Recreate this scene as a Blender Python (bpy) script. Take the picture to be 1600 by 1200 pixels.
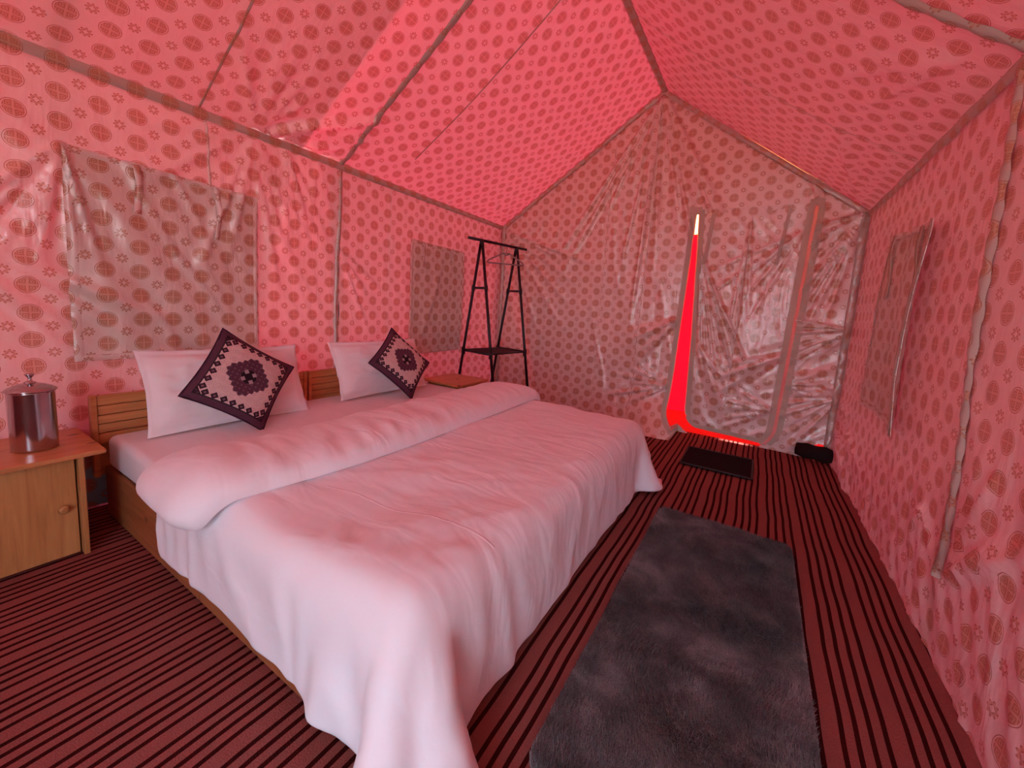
import bpy, bmesh, math, random
import numpy as np
from mathutils import Matrix, Vector

for o in list(bpy.data.objects):
    bpy.data.objects.remove(o)
SC = bpy.context.scene
COL = SC.collection
R = math.radians
random.seed(7)
RNG = np.random.default_rng(7)

# ------------------------------------------------------------------ camera
CAM_H = 1.15
YAW, PITCH, ROLL = R(-31.425), R(6.789), R(3.287)
F_PX, CY = 627.96, 551.0
fw = Vector((math.sin(YAW)*math.cos(PITCH), math.cos(YAW)*math.cos(PITCH), -math.sin(PITCH)))
rt = Vector((math.cos(YAW), -math.sin(YAW), 0))
up = rt.cross(fw)
rt2 = math.cos(ROLL)*rt + math.sin(ROLL)*up
up2 = -math.sin(ROLL)*rt + math.cos(ROLL)*up
cd = bpy.data.cameras.new('camera')
cam = bpy.data.objects.new('camera', cd)
COL.objects.link(cam)
cd.sensor_width = 36.0
cd.lens = F_PX/1600*36.0
cd.shift_y = -(600-CY)/1600
cd.clip_start = 0.02
m = Matrix((rt2, up2, -fw)).transposed().to_4x4()
m.translation = (0, 0, CAM_H)
cam.matrix_world = m
SC.camera = cam

# ------------------------------------------------------------------ light
world = bpy.data.worlds.new('sky')
SC.world = world
world.use_nodes = True
bg = world.node_tree.nodes['Background']
bg.inputs['Color'].default_value = (0.64, 0.79, 1.0, 1)
bg.inputs['Strength'].default_value = 8.6

sd = bpy.data.lights.new('sun', 'SUN')
sd.energy = 36.0
sd.angle = R(2.0)
sd.color = (1.0, 0.93, 0.84)
sun = bpy.data.objects.new('sun', sd)
COL.objects.link(sun)
sun_from = Vector((-0.27, 0.40, 0.85))
sun.rotation_euler = sun_from.to_track_quat('Z', 'Y').to_euler()

SC.view_settings.view_transform = 'Standard'
SC.view_settings.look = 'None'
SC.view_settings.gamma = 1.0
SC.view_settings.use_curve_mapping = False
SC.view_settings.exposure = 0.20
SC.cycles.use_denoising = True
SC.cycles.max_bounces = 9
SC.cycles.diffuse_bounces = 6
SC.cycles.transmission_bounces = 4

# ------------------------------------------------------------------ node helpers
class S:
    """A shader value; arithmetic on it adds Math nodes to its tree."""
    def __init__(s, nt, sock): s.nt, s.k = nt, sock
    def op(s, o, *a):
        n = s.nt.nodes.new('ShaderNodeMath'); n.operation = o
        for i, v in enumerate((s,)+a):
            if isinstance(v, S): s.nt.links.new(v.k, n.inputs[i])
            else: n.inputs[i].default_value = v
        return S(s.nt, n.outputs[0])
    def __add__(s, b): return s.op('ADD', b)
    __radd__ = __add__
    def __sub__(s, b): return s.op('SUBTRACT', b)
    def __rsub__(s, b): return (s*-1.0)+b
    def __mul__(s, b): return s.op('MULTIPLY', b)
    __rmul__ = __mul__
    def __truediv__(s, b): return s.op('DIVIDE', b)
    def __lt__(s, b): return s.op('LESS_THAN', b)
    def __gt__(s, b): return s.op('GREATER_THAN', b)
    def abs(s): return s.op('ABSOLUTE')
    def fract(s): return s.op('FRACT')
    def floor(s): return s.op('FLOOR')
    def sqrt(s): return s.op('SQRT')
    def cos(s): return s.op('COSINE')
    def sin(s): return s.op('SINE')
    def max(s, b): return s.op('MAXIMUM', b)
    def min(s, b): return s.op('MINIMUM', b)
    def atan2(s, b): return s.op('ARCTAN2', b)

class Mat:
    def __init__(s, name):
        s.m = bpy.data.materials.new(name); s.m.use_nodes = True
        s.nt = s.m.node_tree; s.nt.nodes.clear()
        s.out = s.n('ShaderNodeOutputMaterial')
    def n(s, t, **kw):
        x = s.nt.nodes.new(t)
        for k, v in kw.items(): setattr(x, k, v)
        return x
    def link(s, a, b): s.nt.links.new(a.k if isinstance(a, S) else a, b)
    def v(s, sock): return S(s.nt, sock)
    def coord(s, kind='UV'):
        t = s.n('ShaderNodeTexCoord'); return t.outputs[kind]
    def sep(s, sock):
        x = s.n('ShaderNodeSeparateXYZ'); s.nt.links.new(sock, x.inputs[0])
        return [s.v(x.outputs[i]) for i in range(3)]
    def mapping(s, sock, scale=(1, 1, 1), loc=(0, 0, 0), rot=(0, 0, 0)):
        x = s.n('ShaderNodeMapping'); s.nt.links.new(sock, x.inputs[0])
        x.inputs['Scale'].default_value = scale; x.inputs['Location'].default_value = loc
        x.inputs['Rotation'].default_value = rot
        return x.outputs[0]
    def noise(s, sock, scale=5, detail=4, rough=.5, dist=0):
        x = s.n('ShaderNodeTexNoise'); s.nt.links.new(sock, x.inputs['Vector'])
        x.inputs['Scale'].default_value = scale; x.inputs['Detail'].default_value = detail
        x.inputs['Roughness'].default_value = rough; x.inputs['Distortion'].default_value = dist
        return s.v(x.outputs[0])
    def ramp(s, fac, stops):
        x = s.n('ShaderNodeValToRGB'); s.link(fac, x.inputs[0])
        e = x.color_ramp.elements
        while len(e) < len(stops): e.new(.5)
        for el, (p, c) in zip(e, stops):
            el.position = p; el.color = (*c, 1) if len(c) == 3 else c
        return x.outputs[0]
    def mix(s, fac, a, b, mode='MIX'):
        x = s.n('ShaderNodeMix', data_type='RGBA', blend_type=mode)
        for v, i in ((fac, 0), (a, 6), (b, 7)):
            if isinstance(v, S): s.link(v, x.inputs[i])
            elif isinstance(v, (int, float)): x.inputs[i].default_value = v
            elif isinstance(v, tuple): x.inputs[i].default_value = (*v, 1)
            else: s.nt.links.new(v, x.inputs[i])
        return x.outputs[2]
    def bump(s, h, strength=.3, dist=.01, normal=None):
        x = s.n('ShaderNodeBump'); s.link(h, x.inputs['Height'])
        x.inputs['Strength'].default_value = strength; x.inputs['Distance'].default_value = dist
        if normal is not None: s.nt.links.new(normal, x.inputs['Normal'])
        return x.outputs[0]
    def bsdf(s, color, rough=.6, spec=.4, metal=0, normal=None, sheen=0, out=True):
        b = s.n('ShaderNodeBsdfPrincipled')
        if isinstance(color, tuple): b.inputs['Base Color'].default_value = (*color, 1)
        else: s.link(color, b.inputs['Base Color'])
        if isinstance(rough, S): s.link(rough, b.inputs['Roughness'])
        else: b.inputs['Roughness'].default_value = rough
        b.inputs['Specular IOR Level'].default_value = spec
        b.inputs['Metallic'].default_value = metal
        b.inputs['Sheen Weight'].default_value = sheen
        if normal is not None: s.nt.links.new(normal, b.inputs['Normal'])
        if out: s.nt.links.new(b.outputs[0], s.out.inputs[0])
        return b

# ------------------------------------------------------------------ materials
PU, PV = 0.135, 0.124          # repeat of the printed lining in metres

def lining(name, trans=.031, tcol=(.85, .050, .105), base=(.80, .70, .63), gloss=.38, detail=True):
    """satin tent lining: round fret medallions and small flowers, light glows through it"""
    M = Mat(name)
    uv = M.coord('UV')
    u, v, _ = M.sep(uv)
    fx = ((u/PU+.5).fract()-.5)*PU; fy = ((v/PV+.5).fract()-.5)*PV
    p, q = fx/.0385, fy/.0385
    r = (p*p+q*q).sqrt()
    disc = r < 1.0
    gap = (r > .86)*(r < .93)
    ap, aq = p.abs(), q.abs()
    fret = ((((ap-.37).abs()).max((aq-.37).abs()))*5.6+.05).fract() < .45
    cross = (ap.min(aq)) < .055
    ln = fret*(r < .82)*(1.0-cross)
    rim = (r > .93)*disc
    line = ln.max(rim)
    gx = ((u/PU).fract()-.5)*PU; gy = ((v/PV).fract()-.5)*PV
    r2 = (gx*gx+gy*gy).sqrt()
    th = gy.atan2(gx)
    fl = (r2 < ((th*8.0).cos()*.0035+.0195))*(r2 > ((th*4.0).cos()*.0015+.0085))
    fln = (((r2-.0145).abs()) > .0035)*fl
    fillm = disc*(1.0-gap)
    ns = M.noise(uv, 2.3, 3)
    c = M.mix(ns*.25, base, (base[0]*.86, base[1]*.82, base[2]*.82))
    c = M.mix(fillm*(1.0-cross*.2)*.8, c, (.58, .29, .14))
    c = M.mix(fl*.75, c, (.56, .29, .15))
    c = M.mix(line.max(fln)*.8, c, (.34, .12, .035))
    t = M.mix(fillm*.75, tcol, (tcol[0]*.62, tcol[1]*.42, tcol[2]*.42))
    t = M.mix(fl*.7, t, (tcol[0]*.62, tcol[1]*.42, tcol[2]*.42))
    t = M.mix(line*.5, t, (tcol[0]*.45, tcol[1]*.3, tcol[2]*.3))
    n1 = M.noise(M.mapping(uv, (7, 2.0, 1), rot=(0, 0, .5)), 1.0, 3, .55, .6)
    n2 = M.noise(uv, 26, 2)
    nb = M.bump(n1+n2*.12, .55, .03)
    b = M.bsdf(c, gloss, .75, normal=nb, out=False)
    tr = M.n('ShaderNodeBsdfTranslucent'); M.nt.links.new(t, tr.inputs[0])
    M.nt.links.new(nb, tr.inputs['Normal'])
    gl = M.n('ShaderNodeBsdfGlossy'); gl.inputs['Roughness'].default_value = gloss-.02
    gl.inputs['Color'].default_value = (.92, .86, .80, 1); M.nt.links.new(nb, gl.inputs['Normal'])
    mg = M.n('ShaderNodeMixShader'); mg.inputs[0].default_value = .11
    M.nt.links.new(b.outputs[0], mg.inputs[1]); M.nt.links.new(gl.outputs[0], mg.inputs[2])
    mx = M.n('ShaderNodeMixShader'); mx.inputs[0].default_value = trans
    M.nt.links.new(mg.outputs[0], mx.inputs[1]); M.nt.links.new(tr.outputs[0], mx.inputs[2])
    M.nt.links.new(mx.outputs[0], M.out.inputs[0])
    return M.m

M_LIN = lining('printed_lining')
M_DBL = lining('printed_lining_double', trans=.023, tcol=(.75, .08, .12), base=(.80, .71, .63))
M_TAPE = lining('printed_seam_tape', trans=.015, tcol=(.4, .12, .1), base=(.52, .46, .38), gloss=.35)
M_BLUELIT = lining('bluelit_printed_strip', trans=.1, tcol=(.1, .3, .35), base=(.26, .62, .70))  # teal imitates blue daylight falling on the lining

def plain(name, col, rough=.7, spec=.3, metal=0, nscale=60, nstr=.1, var=.15, trans=0, tcol=None):
    M = Mat(name)
    oc = M.coord('Object')
    n = M.noise(oc, nscale, 3)
    c = M.mix(n*var*2, col, tuple(x*.6 for x in col))
    b = M.bsdf(c, rough, spec, metal, M.bump(n, nstr, .004), out=not trans)
    if trans:
        t = M.n('ShaderNodeBsdfTranslucent'); t.inputs[0].default_value = (*(tcol or col), 1)
        mx = M.n('ShaderNodeMixShader'); mx.inputs[0].default_value = trans
        M.nt.links.new(b.outputs[0], mx.inputs[1]); M.nt.links.new(t.outputs[0], mx.inputs[2])
        M.nt.links.new(mx.outputs[0], M.out.inputs[0])
    return M.m

M_WEB = plain('beige_webbing', (.60, .51, .41), .8, .2, nscale=250, nstr=.3)
M_PIPE = plain('pink_zip_edge', (.95, .42, .38), .5, .3, trans=.35, tcol=(1.0, .6, .55), var=.02)
M_RED = plain('red_canvas', (.34, .004, .014), .7, .1, trans=.12, tcol=(.75, .004, .02))
M_REDFLOOR = plain('red_groundsheet', (.85, .04, .03), .5, .4)
M_YEL = plain('yellow_canvas', (.9, .6, .15), .7, .2, trans=.6, tcol=(.95, .7, .2))
M_BLACKMETAL = plain('black_metal', (.012, .010, .011), .4, .5)
M_SHELF = plain('dark_shelf_cloth', (.055, .03, .035), .8, .2, nscale=300)
M_GREYPL = plain('grey_plastic', (.33, .30, .28), .45, .4)
M_GAP_SHADE = plain('dark_gap_shade', (.02, .012, .012), .9, .1)  # near-black, shade of the hem gap put into the colour
M_POLE = plain('steel_pole', (.35, .35, .36), .4, .5, .8)
M_SHADE_SHEET = plain('pale_shade_canvas', (.45, .38, .36), .8, .1, trans=.78, tcol=(.86, .66, .68))  # for the added outer sheets that dim the daylight
M_DIRT = plain('dry_ground', (.34, .30, .25), .95, .1, nscale=3)

def cloth_white(name, col, w=1.0, lines=()):
    M = Mat(name)
    oc = M.coord('Object')
    uv = M.coord('UV')
    a = M.noise(M.mapping(oc, (1.2, 3.5, 1.5), rot=(0, 0, .35)), 2.6, 2, .4, .8)
    b = M.noise(M.mapping(oc, (2.5, 1.0, 1.5), rot=(0, 0, -.6)), 4.0, 2, .4, .5)
    ww = M.noise(oc, 900, 1)
    h = a*1.0+b*.4+ww*.01
    x, y, z = M.sep(oc)
    wv = (M.noise(oc, 6, 2)-.5)*.02
    for (c0, k, x0, x1) in lines:        # pressed-in folds left from packing
        d = ((y-(x*k)-c0)+wv).abs()
        h = h+((.006-d).max(0.0)*16.0)*(x > x0)*(x < x1)
    nb = M.bump(h, .42*w, .03)
    M.bsdf(col, .62, .25, normal=nb, sheen=.15)
    return M.m
M_DUVET = cloth_white('white_cotton', (.87, .85, .88), 1.0, ((-.70, .115, -.30, .40), (.16, -.13, -.05, .42), (.62, -.10, -.25, .38)))
M_SHEET = cloth_white('white_sheet', (.83, .80, .82), .35)
M_PILLOW = cloth_white('pillow_cotton', (.88, .86, .86), .6)

def wood(name, c1, c2, c3, axis=1, scale=1.0, knots=True, rough=.42):
    """pine: grain runs along the given object axis"""
    M = Mat(name)
    oc = M.coord('Object')
    sc = [14, 14, 14]; sc[axis] = 1.1
    g = M.noise(M.mapping(oc, tuple(x*scale for x in sc)), 1.6, 5, .6, .9)
    fine = [120, 120, 120]; fine[axis] = 5
    f = M.noise(M.mapping(oc, tuple(fine)), 1.0, 3)
    c = M.ramp(g*.8+f*.2, [(.25, c1), (.5, c2), (.72, c3)])
    if knots:
        vo = M.n('ShaderNodeTexVoronoi'); vo.inputs['Scale'].default_value = 1.0
        k = [11, 11, 11]; k[axis] = 6.5
        M.nt.links.new(M.mapping(oc, tuple(k), (3.1, 1.7, .4)), vo.inputs['Vector'])
        d = M.v(vo.outputs['Distance']); cr, _, _ = M.sep(vo.outputs['Color'])
        kn = ((.20-d).max(0.0)*8.0).min(1.0)*(cr > .55)
        c = M.mix(kn, c, tuple(x*.4 for x in c1))
    M.bsdf(c, rough, .4, normal=M.bump(f, .12, .003))
    return M.m
W1, W2, W3 = (.36, .12, .04), (.55, .23, .08), (.68, .34, .13)
M_PINE_Y = wood('pine_along_y', W1, W2, W3, 1)
M_PINE_X = wood('pine_along_x', (.22, .06, .02), (.34, .11, .04), (.46, .18, .06), 0)
M_PINE_Z = wood('pine_upright', (.36, .14, .045), (.52, .24, .08), (.62, .32, .12), 2)
M_PINE_TOP = wood('pine_top', (.42, .13, .05), (.58, .24, .09), (.66, .32, .13), 1, rough=.28)

def carpet():
    M = Mat('striped_carpet')
    oc = M.coord('Object')
    x, y, z = M.sep(oc)
    wob = (M.noise(oc, 1.6, 2)-.5)*.035
    per = .1635
    t = ((x+wob+.021)/per).fract()*per
    w = .0130
    def band(c): return ((t-c).abs()) < (w*.5)
    st = band(.0165).max(band(.0525)).max(band(.0885)).max(band(.1245))
    big = M.noise(oc, 3.0, 4, .6)
    f = M.noise(oc, 240, 2)
    c = M.mix(big, (.26, .078, .068), (.35, .115, .098))
    c = M.mix(f*.5, c, (.17, .036, .035))
    c = M.mix(st*.96, c, (.030, .0015, .002))
    M.bsdf(c, 1.0, .03, normal=M.bump(f+st*-.6, .5, .006))
    return M.m
M_CARPET = carpet()

def rugmat():
    M = Mat('charcoal_pile')
    oc = M.coord('Object')
    a = M.noise(oc, 5.5, 4, .65, .5); b = M.noise(oc, 330, 1)
    c = M.ramp(a*.62+b*.38, [(.36, (.045, .036, .037)), (.50, (.13, .108, .11)), (.66, (.34, .29, .28))])
    M.bsdf(c, .75, .25, sheen=.2)
    return M.m
M_RUG = rugmat()
M_MAT = plain('dark_doormat', (.020, .017, .018), 1.0, .02, nscale=220, nstr=.5)
M_MATEDGE = plain('doormat_rubber', (.03, .028, .028), .6, .3)

def steel():
    M = Mat('brushed_steel')
    oc = M.coord('Object')
    f = M.noise(M.mapping(oc, (300, 300, 6)), 1, 2)
    s = M.noise(oc, 18, 4)
    c = M.mix(s*.3, (.50, .45, .46), (.34, .29, .30))
    M.bsdf(c, s*.14+.10, .5, 1.0, M.bump(f, .03, .001))
    return M.m
M_STEEL = steel()

def cushion_print():
    """plum border, scalloped flowers along it, pale field with scrolls, dark rosette"""
    M = Mat('plum_tile_print')
    uv = M.coord('UV')
    u, v, _ = M.sep(uv)
    x = u*2.0-1.0; y = v*2.0-1.0
    ax, ay = x.abs(), y.abs()
    mxy = ax.max(ay)
    border = mxy > .84
    edge = ((mxy-.84).abs()) < .018
    # scallop flowers along the border
    def scal(a, b):
        t = ((a/.21+.5).fract()-.5)*.21
        h = .84-b
        tri = ((t.abs()+h*.55) < .105)*(h > 0.0)*(a < .84)
        inn = (((t.abs()+(h-.085).abs()*.95) < .092))*(h > 0.0)*(a < .84)
        hole = (((t.abs()+(h-.085).abs()) < .034))
        return tri, inn, hole
    t1, i1, h1 = scal(ax, ay); t2, i2, h2 = scal(ay, ax)
    tri, inn, hol = t1.max(t2), i1.max(i2), h1.max(h2)
    r = (x*x+y*y).sqrt(); th = y.atan2(x)
    lob = (th*4.0).cos()*.05+((th*20.0).cos())*.022+.46
    ros = r < lob
    rim = ((r-lob).abs()) < .014
    dia = (ax.max(ay)*.6+(ax+ay)*.4) < .19
    cell = ((ax-.10).abs()+(ay-.10).abs()) < .068
    # scrolls
    sx = ((x/.20).fract()-.5); sy = ((y/.20).fract()-.5)
    sr = (sx*sx+sy*sy).sqrt(); st = sy.atan2(sx)
    scr = ((sr*4.2+st*.159).fract() < .20)*(sr < .47)
    nz = M.noise(uv, 46, 3)
    nz2 = M.noise(uv, 14, 2)
    plum = M.mix(nz, (.060, .018, .040), (.120, .048, .075))
    pale = M.mix(nz2, (.58, .43, .41), (.70, .56, .52))
    c = M.mix(scr*.42, pale, (.26, .13, .13))
    c = M.mix(tri*.35, c, (.72, .62, .60))
    c = M.mix(inn, c, (.035, .012, .024))
    c = M.mix(hol*.6, c, (.28, .16, .18))
    c = M.mix(ros, c, plum)
    dots = (((x/.105).fract()-.5)*((x/.105).fract()-.5)+((y/.105).fract()-.5)*((y/.105).fract()-.5)) < .05
    c = M.mix(dots*ros*.3, c, (.30, .20, .24))
    c = M.mix(rim*.6, c, (.04, .012, .03))
    c = M.mix(dia, c, (.012, .006, .010))
    c = M.mix(cell, c, (.38, .29, .31))
    c = M.mix(border, c, plum)
    c = M.mix(edge*.9, c, (.014, .007, .012))
    M.bsdf(c, .75, .25, normal=M.bump(M.noise(uv, 300, 2), .2, .003))
    return M.m
M_CUSH = cushion_print()
M_CUSHBACK = plain('plum_cotton', (.05, .016, .035), .8, .2)

# ------------------------------------------------------------------ mesh helpers
def link(o, parent=None):
    COL.objects.link(o)
    if parent is not None: o.parent = parent
    return o

def obj(name, me, mat=None, parent=None, smooth=True):
    if mat is not None and not me.materials: me.materials.append(mat)
    if smooth:
        me.polygons.foreach_set('use_smooth', [True]*len(me.polygons))
    return link(bpy.data.objects.new(name, me), parent)

def tag(o, label=None, cat=None, group=None, kind=None):
    if label: o['label'] = label
    if cat: o['category'] = cat
    if group: o['group'] = group
    if kind: o['kind'] = kind
    return o

def empty(name, loc=(0, 0, 0), rz=0.0):
    o = bpy.data.objects.new(name, None); o.empty_display_size = .1
    COL.objects.link(o); o.location = loc; o.rotation_euler = (0, 0, rz)
    return o

def copy_tree(o, parent=None):
    c = o.copy(); COL.objects.link(c)
    if parent is not None: c.parent = parent
    for ch in [x for x in list(bpy.data.objects) if x.parent == o]:
        copy_tree(ch, c)
    return c

def grid_mesh(name, P, UV=None, keep=None):
    """P: (nv,nu,3) points; keep: (nv-1,nu-1) bool"""
    nv, nu, _ = P.shape
    idx = np.arange(nv*nu).reshape(nv, nu)
    f = np.stack([idx[:-1, :-1], idx[:-1, 1:], idx[1:, 1:], idx[1:, :-1]], -1)
    f = f[keep] if keep is not None else f.reshape(-1, 4)
    me = bpy.data.meshes.new(name)
    me.from_pydata(P.reshape(-1, 3).tolist(), [], f.reshape(-1, 4).tolist())
    if UV is not None:
        l = me.uv_layers.new(name='UVMap')
        l.data.foreach_set('uv', UV.reshape(-1, 2)[f.reshape(-1)].astype(np.float32).reshape(-1))
    return me

def box_bm(bm, x0, x1, y0, y1, z0, z1, bev=0.0, seg=2):
    g = bmesh.ops.create_cube(bm, size=1.0)
    vs = g['verts']
    for v in vs:
        v.co = Vector(((x0+x1)/2+v.co.x*(x1-x0), (y0+y1)/2+v.co.y*(y1-y0), (z0+z1)/2+v.co.z*(z1-z0)))
    if bev > 0:
        es = list({e for v in vs for e in v.link_edges})
        bmesh.ops.bevel(bm, geom=es, offset=bev, segments=seg, affect='EDGES', profile=.5)

def box(name, x0, x1, y0, y1, z0, z1, mat, parent=None, bev=.003):
    bm = bmesh.new(); box_bm(bm, x0, x1, y0, y1, z0, z1, bev)
    me = bpy.data.meshes.new(name); bm.to_mesh(me); bm.free()
    return obj(name, me, mat, parent, smooth=False)

def tube_mesh(name, pts, rad, n=10, caps=True):
    pts = [Vector(p) for p in pts]
    rads = rad if isinstance(rad, (list, tuple)) else [rad]*len(pts)
    verts, faces = [], []
    prev = None
    for i, p in enumerate(pts):
        t = (pts[min(i+1, len(pts)-1)]-pts[max(i-1, 0)]).normalized()
        a = prev if prev is not None else (Vector((0, 0, 1)) if abs(t.z) < .9 else Vector((1, 0, 0)))
        b = t.cross(a).normalized(); a = b.cross(t).normalized(); prev = a
        for k in range(n):
            th = 2*math.pi*k/n
            verts.append(p+rads[i]*(math.cos(th)*a+math.sin(th)*b))
    for i in range(len(pts)-1):
        for k in range(n):
            faces.append((i*n+k, i*n+(k+1) % n, (i+1)*n+(k+1) % n, (i+1)*n+k))
    if caps:
        faces.append(tuple(range(n))[::-1]); faces.append(tuple((len(pts)-1)*n+k for k in range(n)))
    me = bpy.data.meshes.new(name); me.from_pydata([tuple(v) for v in verts], [], faces)
    me.update()
    return me

def lathe_mesh(name, prof, n=40):
    verts, faces = [], []
    for r, z in prof:
        for k in range(n):
            th = 2*math.pi*k/n; verts.append((r*math.cos(th), r*math.sin(th), z))
    for i in range(len(prof)-1):
        for k in range(n):
            faces.append((i*n+k, i*n+(k+1) % n, (i+1)*n+(k+1) % n, (i+1)*n+k))
    me = bpy.data.meshes.new(name); me.from_pydata(verts, [], faces); me.update()
    return me

def vnoise(x, y, seed=0):
    """cheap smooth value noise, arrays in, roughly -1..1"""
    x = np.asarray(x, float); y = np.asarray(y, float)
    xi, yi = np.floor(x), np.floor(y); fx, fy = x-xi, y-yi
    fx = fx*fx*(3-2*fx); fy = fy*fy*(3-2*fy)
    def h(a, b):
        s = np.sin(a*127.1+b*311.7+seed*74.7)*43758.5453
        return (s-np.floor(s))*2-1
    return (h(xi, yi)*(1-fx)*(1-fy)+h(xi+1, yi)*fx*(1-fy)+h(xi, yi+1)*(1-fx)*fy+h(xi+1, yi+1)*fx*fy)

# ------------------------------------------------------------------ tent shell
XL, XR, YB, YF, XRIDGE, ZRIDGE = -2.80, 0.635, 4.20, -1.75, -1.02, 3.27
RIB = 1.97
def ZEL(y): return 2.150-0.016*y
def ZER(y): return 2.045-0.004*y

def fan(cx, cy, a0, a1, n, l0, l1, w, amp, seed):
    """creases radiating from a gathered point: list of (x0,y0,x1,y1,width,amp)"""
    r = random.Random(seed); out = []
    for i in range(n):
        a = R(a0+(a1-a0)*(i+.5+r.uniform(-.35, .35))/n); l = r.uniform(l0, l1)
        out.append((cx, cy, cx+math.cos(a)*l, cy+math.sin(a)*l, w*r.uniform(.7, 1.4), amp*r.uniform(.5, 1.2)))
    return out

def creases(a, b, lst):
    d = np.zeros_like(a)
    for (x0, y0, x1, y1, w, amp) in lst:
        L = math.hypot(x1-x0, y1-y0); tx, ty = (x1-x0)/L, (y1-y0)/L
        t = ((a-x0)*tx+(b-y0)*ty)/L
        s = np.abs(-(a-x0)*ty+(b-y0)*tx)
        ww = w*(.45+.75*np.clip(t, 0, 1))
        tap = np.clip(t/.06+.2, 0, 1)*np.clip((1-t)/.45, 0, 1)
        d = np.maximum(d, 2.0*amp*np.exp(-(s/ww)**2)*np.where((t > -.02) & (t < 1), tap, 0))
    return d

def ridges(a, b, ang, wl, stretch, seed):
    c_, s_ = math.cos(R(ang)), math.sin(R(ang))
    l = a*c_+b*s_; w = -a*s_+b*c_
    w = w+.35*wl*vnoise(l/(wl*stretch)*1.7, w/wl*.5, seed+9)
    n = vnoise(w/wl, l/(wl*stretch), seed)
    return (1-np.abs(n))**2.5
def ss_(x, a, b):
    t = np.clip((x-a)/(b-a), 0, 1); return t*t*(3-2*t)

CR_L = (fan(1.36, 2.12, -112, -48, 9, .5, 1.15, .018, .020, 1)+fan(1.55, 2.11, -105, -50, 6, .4, .9, .016, .018, 2)
        + fan(1.78, 2.11, -100, -55, 4, .3, .6, .015, .014, 3)+fan(1.36, 2.12, 190, 222, 6, .5, .95, .022, .018, 4)
        + fan(.53, 1.76, 225, 285, 7, .5, 1.2, .024, .020, 5)+fan(4.15, 2.05, 215, 262, 6, .4, 1.0, .018, .016, 6)
        + fan(.15, 1.35, -70, -25, 5, .5, 1.0, .03, .018, 7)+fan(1.96, 1.5, -70, -30, 3, .4, .8, .02, .012, 8)
        + fan(4.1, .35, 110, 175, 5, .3, .8, .02, .014, 19))
CR_RL = (fan(1.38, .03, 8, 42, 7, .4, 1.1, .02, .026, 9)+fan(1.6, .03, 5, 30, 4, .3, .7, .018, .018, 10)
         + fan(1.36, .03, 60, 120, 5, .3, .7, .022, .016, 11)+fan(4.15, .05, 130, 170, 4, .4, .9, .03, .012, 12))
CR_RR = fan(4.1, .1, 160, 178, 3, .7, 1.6, .035, .014, 13)+fan(2.15, .15, 20, 60, 4, .4, .9, .03, .010, 14)
CR_R = (fan(4.1, .5, 160, 240, 6, .4, 1.0, .025, .016, 15)+fan(1.90, .30, 95, 150, 5, .3, .7, .022, .012, 16)
        + fan(2.2, .45, 215, 300, 4, .2, .4, .022, .010, 17))
CR_B = (fan(-1.02, 3.22, -125, -60, 15, .9, 2.6, .026, .024, 21)+fan(.60, 2.02, 190, 265, 10, .4, 1.3, .020, .022, 22)
        + fan(.62, .55, 150, 245, 9, .35, .75, .024, .026, 23)+fan(.62, 1.1, 165, 235, 7, .3, .7, .022, .022, 24)
        + fan(-.66, 2.1, 80, 100, 3, .15, .35, .012, .012, 25)+fan(.30, 2.1, 75, 110, 4, .2, .6, .012, .014, 26)
        + fan(-2.72, 2.02, -75, -15, 9, .5, 1.5, .022, .022, 27)+fan(-.69, .45, 150, 215, 6, .3, .7, .02, .018, 28)
        + fan(-.68, 1.1, 195, 235, 5, .4, .9, .03, .02, 29)+fan(.23, .6, -30, 50, 6, .2, .45, .018, .020, 30))

def S_left(y, z, off=0.0):
    y = np.asarray(y, float); z = np.asarray(z, float)
    k = np.clip(z/ZEL(y), 0, 1)
    bow = .035*np.sin(np.pi*k)*np.sin(np.pi*np.clip((y-RIB)/(YB-RIB), -1, 1))*-1
    d = creases(y, z, CR_L)+.008*vnoise(y*2.2, z*1.7, 1)*np.sin(np.pi*k)+.012*np.sin(np.pi*k)*-1
    d = d+.016*ridges(y, z, -42, .10, 6, 101)*(1-ss_(y, .35, .75))*ss_(z, .2, .5)
    d = d+.015*ridges(y, z, -66, .085, 7, 102)*ss_(y, 1.25, 1.45)*(1-ss_(y, 1.95, 2.05))*ss_(z, .5, 1.5)
    d = d+.006*ridges(y, z, -75, .14, 5, 103)+.012*ridges(y, z, 60, .09, 5, 104)*ss_(y, 3.5, 4.1)
    x = XL+d*np.sin(np.pi*np.clip(k*.96+.02, 0, 1))**.3+np.abs(bow)*-.4+off
    return np.stack([x, y, z], -1)

def S_right(y, z, off=0.0):
    y = np.asarray(y, float); z = np.asarray(z, float)
    k = np.clip(z/2.03, 0, 1)
    d = creases(y, z, CR_R)+.012*vnoise(y*2.0, z*1.6, 2)*np.sin(np.pi*k)
    d = d+.007*ridges(y, z, 80, .13, 6, 111)+.012*ridges(y, z, 65, .08, 5, 112)*(1-ss_(z, .2, .7))
    x = XR+.012*(1-k)-d-off-.03*np.clip((y-3.2)/1.0, 0, 1)*(1-k)
    return np.stack([x, y, z], -1)

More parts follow.
